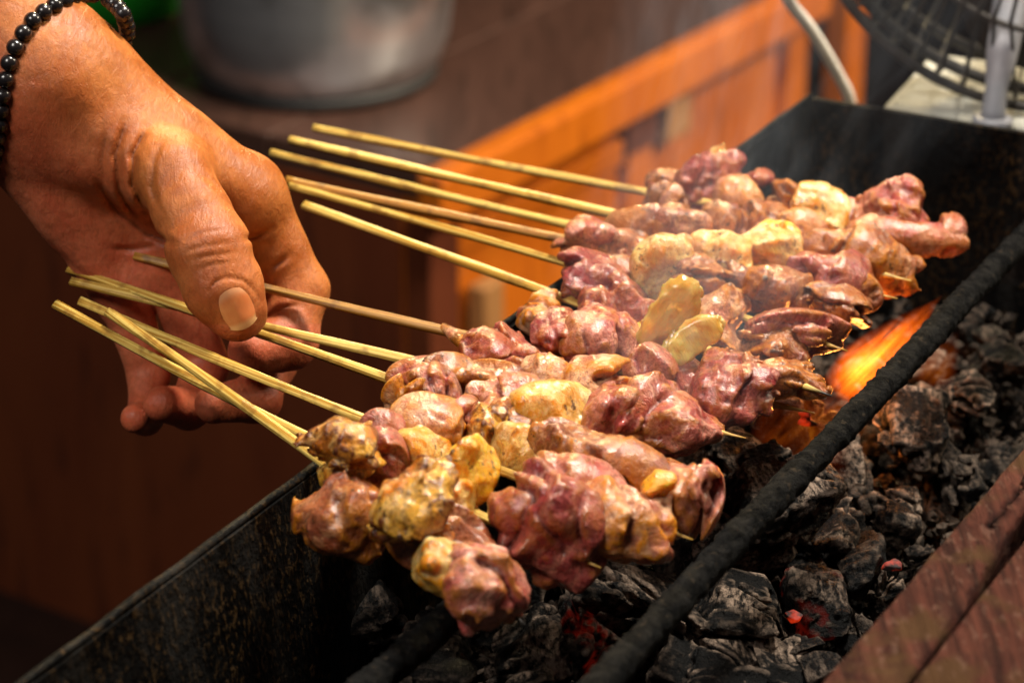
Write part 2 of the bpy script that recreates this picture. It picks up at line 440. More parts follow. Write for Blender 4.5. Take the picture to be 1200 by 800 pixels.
# ================================================================== THE SETTING
LONG = Vector((math.sin(R(28.2)), math.cos(R(28.2)), 0)); CROSS = Vector((LONG.y, -LONG.x, 0))
g = MB(); zf = -.72
g.quadgrid([[(-3, -1.5, zf), (-3, 4.5, zf)], [(4, -1.5, zf), (4, 4.5, zf)]])
tag(g.build('floor', M['ground']), kind='structure')
g = MB(); g.hexa([(-3, 4.0, zf), (4, 4.0, zf), (4, 4.1, zf), (-3, 4.1, zf), (-3, 4.0, 2.2), (4, 4.0, 2.2), (4, 4.1, 2.2), (-3, 4.1, 2.2)])
tag(g.build('wall_back', M['backwall']), kind='structure')

# ------------------------------------------------------------------ grill trough
cor = onz(955, 116, 0); cor.z = 0
WID = .262; LEN = .82; DEP = .105
grill = empty('charcoal_grill', cor + LONG * (-LEN / 2) + Vector((0, 0, -DEP)))
tag(grill, 'long sooty black metal trough grill holding the burning charcoal', 'grill')
def gpart(name, mb, **kw):
    o = mb.build(name, M['grill'], None, **kw); o.parent = grill; o.matrix_parent_inverse = Matrix.Translation(-grill.location); return o
def wallsheet(a, b, inward, name, lean, th=.003, nz=24, nl=110):
    """a dented sheet wall: top edge a->b, leaning inward to the floor"""
    mb = MB(); G = []
    a, b, inward = Vector(a), Vector(b), Vector(inward)
    for side in (0, 1):
        for j in range(nz + 1):
            tz = j / nz if side == 0 else 1 - j / nz
            row = []
            for i in range(nl + 1):
                p = a.lerp(b, i / nl)
                off = lean * tz
                q = p + inward * off - Vector((0, 0, DEP * tz))
                nn = float(vnoise(np.array([[q.x, q.y, q.z]]), 22, 3)[0]) * .0006 + float(vnoise(np.array([[q.x, q.y, q.z]]), 90, 5)[0]) * .0003
                q += inward * nn + Vector((0, 0, nn * .6))
                if side: q -= inward * th
                row.append(tuple(q))
            G.append(row)
    G.append(G[0]); mb.quadgrid(G)
    return gpart(name, mb)
start = cor - LONG * LEN
wallsheet(start, cor + LONG * .0035, CROSS, 'side_wall', .012)
wallsheet(cor - CROSS * .002 - LONG * .0005, cor + CROSS * (WID + .05), -LONG, 'end_wall', .012)
wallsheet(start + CROSS * (WID + .003), cor + CROSS * (WID + .003), -CROSS, 'side_wall', .004)
mb = MB(); box_between(mb, start + CROSS * .001, cor + CROSS * .001, CROSS, .008, WID - .006, -DEP - .003, -DEP + .001); gpart('floor_plate', mb, smooth=False)
# folded rim bead along the left wall
mb = MB(); pts = [start.lerp(cor, i / 80) - CROSS * .0018 + Vector((0, 0, .0008 + .0004 * math.sin(i * 1.7) * math.sin(i * .31))) for i in range(81)]
mb.tube(pts, .0013, 8, jitter=.12); gpart('rim', mb)

# ash bed
def ash_bed():
    nu, nv = 190, 80
    G = np.zeros((nu, nv, 3)); 
    U, Vv = np.meshgrid(np.linspace(.005, LEN - .013, nu), np.linspace(.010, WID - .008, nv), indexing='ij')
    st = np.array(start); P = st + U[..., None] * np.array(LONG) + Vv[..., None] * np.array(CROSS)
    z = -.082 + vnoise(P, 28, 1) * .010 + vnoise(P, 90, 2) * .004 + vnoise(P, 260, 4) * .0016 + .012 * np.clip((Vv - .16) / .1, 0, 1)
    P[..., 2] = z; mb = MB(); mb.quadgrid(P)
    return mb.build('ash_bed', M['coal'])
tag(ash_bed(), 'bed of black ash and coal dust in the bottom of the grill', 'ash', kind='stuff')

# ------------------------------------------------------------------ iron rods
def rod(label, p0, p1, z, r, seed, z1=None, ext=.25):
    a, b = onz(*p0, z), onz(*p1, z if z1 is None else z1); n = 420; ang = 24
    d = (b - a).normalized(); a -= d * .02; b += d * ext
    s = d.cross(Vector((0, 0, 1))); G = []
    lim = None
    for i in range(n + 1):
        c = a.lerp(b, i / n); row = []
        if (c - cor).dot(LONG) > -.006: break
        c += s * (.0005 * math.sin(i * .039 + seed)) + Vector((0, 0, .0005 * math.sin(i * .025 + seed * 2)))
        for k in range(ang):
            an = 2 * math.pi * k / ang; dr = s * math.cos(an) + Vector((0, 0, 1)) * math.sin(an)
            q = c + dr * r; nn = vnoise(np.array([tuple(q)]), 130, seed)[0] * .00025 + vnoise(np.array([tuple(q)]), 420, seed + 1)[0] * .0006 + max(0, vnoise(np.array([tuple(q)]), 900, seed + 2)[0]) * .0007
            row.append(tuple(c + dr * (r + nn)))
        G.append(row)
    mb = MB(); mb.quadgrid(G, close_v=True); b0 = 0
    mb.f.append(tuple(range(ang))); mb.f.append(tuple((len(G) - 1) * ang + k for k in reversed(range(ang))))
    return tag(mb.build('iron_rod', M['rod']), label, 'rod', 'iron rods laid along the grill')
rod('crusted black iron rod running in front of the flame past the skewer tips', (700, 803), (1180, 300), -.004, .0040, 2)
rod('black iron rod passing beneath the meat of the skewers', (436, 800), (960, 330), -.018, .0042, 5, -.045, 0)

# ------------------------------------------------------------------ wooden beam on the right edge
e0, e1 = onz(955, 806, .012), onz(1205, 515, .012)
bd = (e1 - e0).normalized(); bs = Vector((bd.y, -bd.x, 0))
beam = empty('wooden_beam', onz(1100, 790, -.03)); tag(beam, 'weathered red brown wooden beam with a long split along the grill edge', 'beam')
def plank(w0, w1, z0, z1, seed, nl=120, name='plank', top_slope=0.0, cut=None):
    """a rough plank with rounded arrises"""
    prof = []
    rr = .0018
    for cx, cz, a0 in ((w1 - rr, z1 - rr, 0), (w0 + rr, z1 - rr, 90), (w0 + rr, z0 + rr, 180), (w1 - rr, z0 + rr, 270)):
        for k in range(5):
            an = R(a0 + k * 22.5); prof.append((cx + rr * math.cos(an), cz + rr * math.sin(an)))
    fine = []
    for i in range(len(prof)):
        p, q = prof[i], prof[(i + 1) % len(prof)]; L = math.dist(p, q); k = max(1, int(L / .003))
        fine += [(p[0] + (q[0] - p[0]) * j / k, p[1] + (q[1] - p[1]) * j / k) for j in range(k)]
    G = []
    for i in range(nl + 1):
        c = e0.lerp(e1, -.35 + 1.9 * i / nl); row = []
        for (u, z) in fine:
            uu = u + (cut(-.35 + 1.9 * i / nl) if cut and u > (w0 + w1) / 2 else 0) if name else u
            q = np.array([tuple(c + bs * uu)]); q[0, 2] = z - top_slope * (uu)
            nn = vnoise(q * np.array([1, 1, 1.]), 45, seed)[0] * .0008 + vnoise(q, 190, seed + 2)[0] * .0006 + vnoise(q, 520, seed + 3)[0] * .0004
            row.append((q[0, 0] + bs.x * nn, q[0, 1] + bs.y * nn, q[0, 2] + nn))
        G.append(row)
    mb = MB(); mb.quadgrid(G, close_v=True)
    n = len(fine); mb.f.append(tuple(range(n))); mb.f.append(tuple(nl * n + k for k in reversed(range(n))))
    o = mb.build(name, M['beam']); o.parent = beam; o.matrix_parent_inverse = Matrix.Translation(-beam.location)
    return o
split = (onz(1140, 700, .012) - e0).dot(bs)
plank(0, split, -.075, .012, 3, cut=lambda s: -.0075 * max(0, min(1, (s - .33) / .65)) )
plank(split + .0002, .085, -.075, .0105, 8)

# ================================================================== CHARCOAL
def coal_shape(seed, ax, h=.0011, facets=9, crack=True):
    r = np.random.RandomState(seed); ax = np.array(ax)
    lo = -ax * 1.3 - .002; P = grid(lo, ax * 1.3 + .002, h); Q = P / ax
    Qw = Q + np.stack([vnoise(P, 45, seed + i) for i in range(3)], -1) * .05
    d = (np.sum(np.abs(Qw) ** 4, -1) ** .25 - .95)
    for _ in range(facets):
        n = r.normal(size=3); n /= np.linalg.norm(n); d = np.maximum(d, Qw @ n - r.uniform(.55, .95))
    d = d * ax.min()
    fd_ = P * np.array([.25, 1, 1]); d += vnoise(P, 110, seed) * .0007 + vnoise(fd_, 380, seed + 1) * .0007 + vnoise(P, 520, seed + 2) * .00035
    if crack:
        for _ in range(4):
            n = r.normal(size=3); n /= np.linalg.norm(n); o = r.uniform(-.5, .5) * ax.min()
            dist = np.abs(P @ n - o + vnoise(P, 90, seed + 9) * .003)
            d += .0032 * np.exp(-(dist / .0009) ** 2) * (vnoise(P, 60, seed + 4) > -.1)
    V, F = surface_nets(d, lo, h)
    return mesh_np('charcoal_lump', V, F)
CG = 'charcoal lumps in the grill'
def coal(px, py, wpx, hpx, roll, z, mat, label, seed, dep=None, yaw=0):
    p = onz(px, py, z); s = F_PX / depth(p)
    a, c = wpx / s, hpx / s; b = dep or max(.012, min(a, .03))
    me = coal_shape(seed, (a, b, c), h=max(.0008, max(a, b, c) / 34))
    o = add('charcoal_lump', me, M[mat], None, p); o.rotation_euler = (0, R(roll), R(yaw))
    return tag(o, label, 'charcoal', CG)
big = [
 (893, 600, 100, 52, -14, -.040, 'coal_ash', 'largest charcoal log with pale ash edges behind the front iron rod', .030),
 (868, 540, 66, 34, 18, -.040, 'coal_ash', 'ash topped charcoal lump tucked under the pink meat ends', .024),
 (935, 520, 62, 56, 0, -.045, 'coal_ash', 'broad brown ash coated coal at the base of the flame', .026),
 (1062, 492, 50, 44, 8, -.045, 'coal_ash', 'rounded grey red coal just behind the iron rod beside the flame', .024),
 (985, 620, 34, 26, -30, -.052, 'coal_ash', 'small angular coal leaning on the end of the large log', .016),
 (868, 728, 62, 52, 10, -.050, 'coal_ash', 'ashy grey coal block standing in front of the iron rod', .024),
 (958, 706, 38, 36, 0, -.052, 'coal_ember', 'round coal with a dull red glowing side next to the ashy block', .018),
 (880, 800, 78, 30, 0, -.050, 'coal_ash', 'wide crumbly coal lying at the foot of the wooden beam', .022),
 (742, 716, 78, 40, 24, -.042, 'coal_ash', 'long striped charcoal stick lying below the front red meat', .022),
 (690, 752, 44, 40, 30, -.046, 'coal_ember', 'short charred log end with a faint red ember face', .02),
 (618, 772, 52, 36, -22, -.048, 'coal_ash', 'speckled grey coal below the end of the front skewer', .022),
 (440, 722, 42, 50, -35, -.058, 'coal', 'shiny black coal splinter against the left grill wall', .018),
 (560, 800, 92, 20, 2, -.050, 'coal', 'flat black charcoal bar lying crosswise beside the lower rod end', .016),
 (905, 425, 42, 36, 12, -.052, 'coal', 'grey rimmed coal partly hidden behind the flame', .02),
 (800, 660, 60, 42, 10, -.055, 'coal', 'black coal under the pale meat end and iron rod', .02),
 (1000, 570, 34, 26, -10, -.055, 'coal', 'cracked coal between the large log and the beam', .016),
 (1046, 600, 34, 26, 20, -.056, 'coal_ash', 'lumpy coal with a brown ash crust near the split beam', .016),
 (1120, 550, 34, 24, 0, -.056, 'coal', 'dark coal nearest the upper end of the beam', .016),
 (945, 780, 46, 28, -18, -.052, 'coal', 'black slab of charcoal wedged between the ashy block and the beam', .02),
 (800, 772, 44, 34, 30, -.050, 'coal', 'black angular coal right under the front iron rod', .02),
 (520, 745, 46, 26, 14, -.056, 'coal', 'black charcoal chip half hidden under the end of the front skewer', .02),
 (1010, 660, 36, 28, -25, -.055, 'coal', 'flat topped coal beside the tiny bright ember', .018),
 (1130, 470, 36, 26, 10, -.055, 'coal_ash', 'ash flecked coal past the rounded grey red one', .018),
 (1165, 420, 36, 26, -15, -.055, 'coal', 'dark coal close to the grill end wall', .018),
]
for i, (px, py, a, b, ro, z, m, lab, dp) in enumerate(big):
    coal(px, py, a, b, ro, z, m, lab, 100 + i, dp, yaw=random.uniform(-15, 15))
# the smaller lumps that fill the bed: a few shapes, each lump its own object
var = [coal_shape(300 + i, (random.uniform(.008, .012), random.uniform(.008, .012), random.uniform(.006, .009)), h=.0011) for i in range(8)]
placed = 0
for k in range(600):
    px, py = random.uniform(620, 1200), random.uniform(330, 800)
    if k % 3 == 0: px, py = random.uniform(300, 900), random.uniform(560, 800)
    z = -.068 + random.uniform(-.008, .010); p = onz(px, py, z)
    c = (p - start).dot(CROSS); l = (p - start).dot(LONG)
    if not (.02 < c < WID - .02 and .02 < l < LEN - .03): continue
    s = random.uniform(.35, 1.0) if random.random() < .75 else random.uniform(1, 1.35)
    me = var[k % len(var)]
    o = bpy.data.objects.new('charcoal_lump', me); link(o); o.location = p
    o.rotation_euler = [random.uniform(0, 6.28) for _ in range(3)]; o.scale = (s, s * random.uniform(.7, 1.2), s)
    mm = M['coal_ash'] if k % 4 == 0 else M['coal_ember'] if k % 61 == 1 else M['coal']
    if not me.materials: me.materials.append(M['coal'])
    o.material_slots[0].link = 'OBJECT'; o.material_slots[0].material = mm
    look = {'charcoal_ashy': 'small ash dusted charcoal lump', 'charcoal_glowing': 'small red hot charcoal lump'}.get(mm.name, 'small plain black charcoal lump')
    where = 'near the left grill wall' if c < .07 else 'beneath the skewer tips' if c < .15 else 'between the front iron rod and the wooden beam'
    tag(o, look + ' ' + where, 'charcoal', look + 's ' + where)
    placed += 1
    if placed > 125: break
# crumbs
mb = MB(); V = []; F = []
for k in range(9000):
    u, c = random.uniform(.02, LEN - .02), random.uniform(.016, WID - .012)
    p = start + LONG * u + CROSS * c; s = random.uniform(.0011, .0042) * (1.35 if random.random() < .12 else 1)
    pz = -.078 + random.uniform(0, .012) + .012 * max(0, (c - .16) / .1)
    b = len(V); q = Quaternion((random.gauss(0, 1), random.gauss(0, 1), random.gauss(0, 1), random.gauss(0, 1))).normalized()
    for vx in ((1, 0, 0), (-1, 0, 0), (0, .8, 0), (0, -.8, 0), (0, 0, .7), (0, 0, -.7), (.6, .6, .5), (-.6, .5, -.5)):
        r = q @ (Vector(vx) * s * random.uniform(.75, 1.2)); V.append((p.x + r.x, p.y + r.y, pz + r.z))
    for f in ((6, 2, 4), (6, 4, 0), (6, 0, 2), (2, 7, 4), (7, 1, 4), (1, 3, 4), (3, 0, 4), (0, 3, 5), (3, 1, 5), (1, 7, 5), (7, 2, 5), (2, 0, 5)):
        F.append(tuple(b + i for i in f))
tag(add('coal_crumbs', mesh_np('coal_crumbs', V, F, False), M['coal']), 'loose charcoal crumbs and cinders scattered between the lumps', 'cinders', kind='stuff')
# glowing embers
def ember(px, py, z, r, label, seed):
    me = coal_shape(seed, (r * 1.3, r, r * .8), h=r / 9, crack=False); me.name = 'ember'
    tag(add('ember', me, M['ember'], None, onz(px, py, z)), label, 'ember', 'glowing embers')
ember(1046, 663, -.052, .0024, 'tiny bright red ember among cinders beside the wooden beam', 401)
ember(930, 722, -.044, .0022, 'dull red ember wedged between the ashy block and round coal', 402)
ember(944, 492, -.030, .0022, 'small red ember under the orange skewer tip by the flame', 403)
ember(716, 780, -.038, .0018, 'faint red ember in the charred log end', 404)

# ================================================================== SKEWERS
STICKS = {   # handle end px, tip px, handle z, tip z, thickness mm, material
 1: ((128, 366), (616, 732), .016, -.006), 2: ((66, 357), (704, 665), .013, -.002), 3: ((95, 353), (812, 632), .014, .001),
 4: ((81, 316), (828, 586), .012, .002), 5: ((84, 330), (874, 513), .011, .002), 6: ((158, 300), (955, 484), .018, -.006),
 7: ((357, 241), (975, 464), .008, .003), 8: ((341, 218), (993, 411), .008, .003), 9: ((336, 212), (1014, 354), .008, .004),
 10: ((318, 179), (1052, 350), .008, .004), 11: ((340, 164), (1068, 329), .009, .004), 12: ((368, 150), (1129, 286), .010, .004)}
LABEL = {
 1: 'satay skewer with golden seared skin at its head and a pale pink end piece',
 2: 'satay skewer with a bright yellow fat chunk and a big flat red tip piece',
 3: 'satay skewer ending in a pale rounded knob with a yellow fat flap',
 4: 'satay skewer with a squarish translucent fat block and a long brown tube of meat',
 5: 'satay skewer with glistening folded meat at its head and a large pink tip piece',
 6: 'satay skewer on a browned dark stick with a white drip by its meat',
 7: 'satay skewer with dark red meat and upright glassy onion like fat slices',
 8: 'satay skewer with a ruffled fat chunk and a charred tan end over the flame',
 9: 'satay skewer starting with a red and white gristle knob',
 10: 'satay skewer with a charred edged fat block and bright red strip of meat',
 11: 'satay skewer with a broad flat tan brown slice at its tip',
 12: 'satay skewer at the row end by the end wall with a curled pink strip'}
def stick(k):
    hp, tp, hz, tz = STICKS[k]
    a, b = onz(*hp, hz), onz(*tp, tz)
    root = empty('satay_skewer', a.lerp(b, .6)); tag(root, LABEL[k], 'skewer', 'satay skewers over the coals')
    L = (b - a).length; n = 60; ang = 10; G = []; al = []
    bend = random.uniform(-.0016, .0016)
    for i in range(n + 1):
        t = i / n; r = .00150 + .00012 * math.sin(t * 19 + k)
        if t > .93: r *= max(.12, (1 - t) / .07)
        row = []
        for q in range(ang):
            an = 2 * math.pi * q / ang + .3 * k
            rr = r * (1 + .16 * math.cos(4 * an)) * (1 - (.16 if q == (k % ang) else 0)) * (1 + .05 * (random.random() - .5))
            row.append((t * L, math.cos(an) * rr * 1.12 + bend * math.sin(math.pi * t) * 1.6, math.sin(an) * rr + bend * math.sin(math.pi * t)))
            al.append(t if k in (1, 7) else t * .955)
        G.append(row)
    mb = MB(); mb.quadgrid(G, close_v=True)
    mb.f.append(tuple(range(ang))); mb.f.append(tuple(n * ang + j for j in reversed(range(ang))))
    me = mb.mesh('bamboo_stick')
    at = me.attributes.new('along', 'FLOAT', 'POINT'); at.data.foreach_set('value', al)
    o = add('bamboo_stick', me, M['bamboo_dark' if k in (6, 9) else 'bamboo'])
    x = (b - a).normalized(); y = Vector((0, 0, 1)).cross(x).normalized(); z = x.cross(y)
    o.matrix_world = Matrix.Translation(a) @ Matrix((x, y, z)).transposed().to_4x4()
    return kid(o, root).parent

def meat_shape(kind, ax, seed, h):
    r = np.random.RandomState(seed); ax = np.array(ax, float)
    lo = -ax * 1.45 - .002; G = grid(lo, ax * 1.45 + .002, h).astype(np.float32)
    m = ax.min()
    q0 = np.linalg.norm(G / ax, axis=-1)
    out = np.where(q0 < 1, -m, m).astype(np.float32)
    band = (q0 > .38) & (q0 < 1.62); P = G[band]
    W = P + np.stack([vnoise(P, 42, seed + i * 3) for i in range(3)], -1) * (.26 * m) \
          + np.stack([vnoise(P, 140, seed + 20 + i * 3) for i in range(3)], -1) * (.065 * m)
    Q = W / ax
    meat = kind in ('pink', 'red', 'brown', 'pale', 'skin')
    if kind in ('fat', 'gold'):
        d = (np.sum(np.abs(Q) ** 3.2, -1) ** (1 / 3.2) - .90) * m
        for _ in range(6):
            n = r.normal(size=3); n /= np.linalg.norm(n); d = -smin(-d, -(Q @ n - r.uniform(.5, .8)) * m, .0010)
        for i in range(3):
            c = r.uniform(-.75, .75, 3) * ax; d = smin(d, np.linalg.norm(W - c, axis=-1) - m * r.uniform(.2, .36), .002)
    elif kind == 'slice':       # thin upright translucent flakes
        d = 1e3
        for i in range(2):
            n = np.array([r.uniform(-.3, .3), 1, r.uniform(-.2, .2)]); n /= np.linalg.norm(n)
            e = (np.linalg.norm(Q + r.uniform(-.15, .15, 3), axis=-1) - .92) * m
            d = np.minimum(d, np.maximum(e, np.abs(W @ n - (i - .5) * ax[1] * 1.0) - .0011))
    else:
        # a cut lump: rounded body, knife facets, a couple of flaps and torn lobes
        d = (np.sum(np.abs(Q) ** 2.4, -1) ** (1 / 2.4) - .92) * m
        for _ in range(5):
            n = r.normal(size=3); n /= np.linalg.norm(n); d = -smin(-d, -(Q @ n - r.uniform(.6, .9)) * m, .0026)
        for i in range(2):
            v = r.normal(size=3); v[2] *= .8; v /= np.linalg.norm(v); c = v * ax * r.uniform(.5, .8)
            e = ax * np.array([r.uniform(.22, .5), r.uniform(.22, .45), r.uniform(.16, .4)])
            d = smin(d, (np.linalg.norm((W - c) / e, axis=-1) - 1) * e.min(), .0024)
    if meat:
        n0 = r.normal(size=3); n0 /= np.linalg.norm(n0)
        for i in range(4):      # overlapping layers of a folded slice: steps with an undercut lip
            n = n0 + r.normal(size=3) * .28; n /= np.linalg.norm(n); o = (-.6 + .4 * i + r.uniform(-.12, .12)) * m
            sd = P @ n - o + vnoise(P, 70, seed + 40 + i) * .55 * m
            mask = np.clip(vnoise(P, 70, seed + 60 + i) * 2.4 + .7, 0, 1)
            A = r.uniform(.0009, .0017)
            d = d + mask * (A * np.tanh(sd / .0009) + A * 1.0 * np.exp(-((sd - .0008) / .0008) ** 2))
        fx = r.normal(size=3); fx /= np.linalg.norm(fx)          # muscle fibres
        Fb = W - np.outer(W @ fx, fx) * .82
        d = d + vnoise(Fb, 420, seed + 31) * .00050 + vnoise(Fb, 900, seed + 32) * .00022
    amp = 1.8 if kind == 'skin' else 1.0
    rid = 1 - np.abs(vnoise(P, 200, seed + 7))
    d = d - amp * (rid - .6) * .0006 + amp * vnoise(P, 430, seed + 8) * .00034 + vnoise(P, 100, seed + 9) * .0012
    d = np.maximum(d, (q0[band] - 1.38) * m)      # stay inside the grid
    out[band] = d
    return surface_nets(out, lo, h)
PIECES = [  # skewer, px, py, half width px, half height px, roll, kind, lift mm, depth half mm
 (1, 398, 536, 38, 38, 25, 'skin', 11, 10), (1, 412, 604, 46, 48, 35, 'brown', 0, 12), (1, 484, 600, 34, 58, 30, 'skin', 10, 10),
 (1, 512, 632, 46, 32, 8, 'brown', 3, 11), (1, 514, 668, 36, 40, 20, 'fat', 2, 11),
 (1, 566, 692, 46, 49, 10, 'pink', 0, 13),
 (2, 443, 552, 24, 36, 10, 'red', 2, 9), (2, 487, 530, 36, 34, 10, 'fat', 3, 11), (2, 548, 548, 38, 46, 12, 'gold', 6, 11),
 (2, 537, 590, 22, 34, 0, 'fat', 0, 9), (2, 624, 618, 62, 62, 20, 'red', 1, 12),
 (3, 457, 503, 38, 38, 10, 'red', 3, 11), (3, 505, 496, 36, 26, 10, 'pale', 3, 10), (3, 582, 505, 34, 32, 25, 'skin', 3, 9), (3, 618, 527, 42, 34, 25, 'fat', 2, 11),
 (3, 690, 566, 46, 24, 32, 'pink', 4, 10), (3, 752, 604, 56, 40, 8, 'pale', 1, 13), (3, 768, 575, 16, 22, 40, 'gold', 8, 5),
 (4, 492, 470, 30, 24, 10, 'pale', 2, 9), (4, 548, 482, 40, 26, 6, 'pink', 2, 10), (4, 646, 487, 46, 36, 4, 'fat', 5, 12),
 (4, 600, 500, 26, 24, 0, 'brown', 2, 9), (4, 728, 540, 78, 27, 19, 'brown', 4, 11), (4, 796, 580, 34, 44, 12, 'pink', 2, 11),
 (5, 528, 452, 50, 22, 10, 'pink', 3, 10), (5, 566, 441, 48, 17, 14, 'brown', 8, 8), (5, 600, 468, 42, 22, 4, 'pink', 3, 9), 
 (5, 662, 448, 36, 34, 10, 'pale', 4, 10), (5, 708, 462, 52, 36, 4, 'pale', 6, 11), (5, 742, 492, 44, 40, 10, 'pink', 3, 12), (5, 792, 492, 58, 46, 20, 'pink', 4, 14),
 (6, 600, 402, 36, 26, 10, 'red', 3, 10), (6, 578, 418, 28, 20, 30, 'red', 3, 9), (6, 622, 420, 30, 32, -20, 'pink', 5, 10), (6, 690, 402, 42, 38, 15, 'pink', 5, 12), (6, 655, 398, 32, 26, 10, 'red', 3, 10),
 (6, 745, 440, 34, 28, 0, 'pink', 3, 9), (6, 800, 442, 44, 28, 20, 'red', 1, 10), (6, 838, 440, 34, 44, 18, 'pink', 3, 10), (6, 872, 466, 42, 34, 10, 'red', 2, 12),
 (7, 640, 362, 28, 24, 10, 'pale', 2, 9), (7, 698, 338, 46, 34, 10, 'red', 5, 12), (7, 712, 366, 34, 30, -30, 'red', 3, 10), (7, 738, 372, 32, 32, 10, 'red', 2, 10),
 (7, 758, 402, 34, 26, -30, 'gold', 3, 9), (7, 784, 376, 34, 62, 34, 'slice', 13, 9), (7, 812, 402, 54, 23, -30, 'slice', 11, 8), (7, 870, 424, 76, 24, 18, 'brown', 2, 11), (7, 925, 448, 40, 14, 14, 'brown', 1, 8),
 (8, 724, 325, 30, 34, 20, 'brown', 3, 9), (8, 777, 322, 36, 40, 5, 'fat', 8, 11), (8, 815, 345, 32, 36, 30, 'brown', 4, 10), (8, 848, 362, 36, 40, 15, 'pale', 4, 11), (8, 905, 390, 46, 30, 30, 'brown', 3, 11), (8, 948, 396, 46, 22, 10, 'pink', 2, 11),
 (9, 688, 288, 32, 26, 15, 'pink', 8, 9), (9, 738, 292, 46, 26, 10, 'brown', 3, 10), (9, 845, 300, 34, 34, 5, 'fat', 8, 11), (9, 800, 300, 32, 26, 0, 'brown', 2, 9), (9, 884, 330, 34, 24, 22, 'brown', 3, 9), (9, 930, 352, 46, 26, 22, 'brown', 4, 10), (9, 975, 365, 32, 24, 12, 'brown', 1, 9),
 (10, 778, 265, 46, 26, 0, 'brown', 6, 11), (10, 836, 268, 28, 26, 10, 'brown', 4, 9), (10, 908, 292, 36, 30, -8, 'fat', 8, 11), (10, 912, 268, 28, 18, -12, 'gold', 12, 8), (10, 956, 322, 52, 30, 14, 'red', 4, 11), (10, 985, 335, 34, 20, 20, 'brown', 3, 9),
 (11, 776, 240, 36, 28, 0, 'brown', 4, 10), (11, 868, 262, 42, 26, 5, 'brown', 3, 10), (11, 962, 250, 32, 32, 10, 'fat', 8, 11), (11, 935, 270, 26, 24, 0, 'pale', 3, 9), (11, 1012, 304, 60, 32, 12, 'brown', 1, 11), 
 (12, 785, 218, 28, 20, 10, 'brown', 4, 9), (12, 842, 220, 40, 34, 10, 'red', 5, 11), (12, 838, 196, 16, 34, 8, 'fat', 7, 7), (12, 874, 208, 22, 10, 0, 'red', 8, 6), (12, 868, 238, 20, 26, -30, 'pale', 2, 7), (12, 908, 240, 28, 26, 10, 'brown', 3, 9),
 (12, 1010, 250, 34, 26, 25, 'pink', 6, 9), (12, 1040, 248, 34, 32, -20, 'pink', 8, 9), (12, 1062, 277, 52, 19, 6, 'pink', 2, 9), (12, 1102, 274, 21, 17, -30, 'pink', 2, 8),
]
roots = {k: stick(k) for k in STICKS}
NAMES = {'fat': 'fat_chunk', 'gold': 'fat_chunk', 'slice': 'fat_slice', 'skin': 'seared_skin'}
for i, (k, px, py, wp, hp, roll, kind, lift, dp) in enumerate(PIECES):
    p = onz(px, py, .003 + lift * .001); s = F_PX / depth(p)
    ax = (wp / s * 1.13, dp * .00106, hp / s * 1.10)
    V, F = meat_shape(kind, ax, 500 + i * 5, max(.0005, min(.00078, max(ax) / 17)))
    me = mesh_np(NAMES.get(kind, 'meat_chunk'), V, F)
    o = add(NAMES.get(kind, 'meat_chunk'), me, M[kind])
    # local x across, z up in the tilted plane that faces half way to the sky
    tilt = -PITCH * .6
    o.matrix_world = Matrix.Translation(p) @ Matrix.Rotation(tilt, 4, 'X') @ Matrix.Rotation(R(roll), 4, 'Y')
    kid(o, roots[k])
# white drip on the dark stick
mb = MB(); pa = [onz(520, 383, .010), onz(532, 392, .010), onz(544, 403, .009), onz(556, 414, .007)]
mb.tube(pa, [.0012, .0021, .0019, .0015], 10, jitter=.25); o = mb.build('fat_drip', M['pale']); kid(o, roots[6])

# ================================================================== HAND
HD = 850.0
def hp3(px, py, dd):                # camera-space millimetres
    d = HD + dd; return np.array([(px - 600) * d / F_PX, -(py - 400) * d / F_PX, -d])
def rmm(r): return r * HD / F_PX
def seg(P, a, b):
    return cone(P, hp3(*a[:3]), hp3(*b[:3]), rmm(a[3]), rmm(b[3]))
def chain(P, js, k=2.5):
    d = None
    for a, b in zip(js, js[1:]):
        e = seg(P, a, b); d = e if d is None else smin(d, e, k)
    return d
THUMB = [(203, 205, -16, 44), (226, 252, -22, 41), (246, 298, -27, 43), (263, 338, -28, 42), (278, 366, -27, 33)]
INDEX = [(290, 222, 14, 42), (348, 338, 20, 36), (338, 398, 12, 35), (296, 412, 2, 30)]
MIDDLE = [(246, 276, 22, 36), (318, 424, 30, 30), (300, 466, 18, 28), (250, 474, 2, 24)]
RING = [(196, 312, 26, 33), (240, 430, 36, 28), (222, 478, 22, 25), (189, 474, 5, 22)]
LITTLE = [(146, 346, 26, 30), (174, 438, 36, 25), (170, 488, 24, 21), (158, 490, 9, 18)]
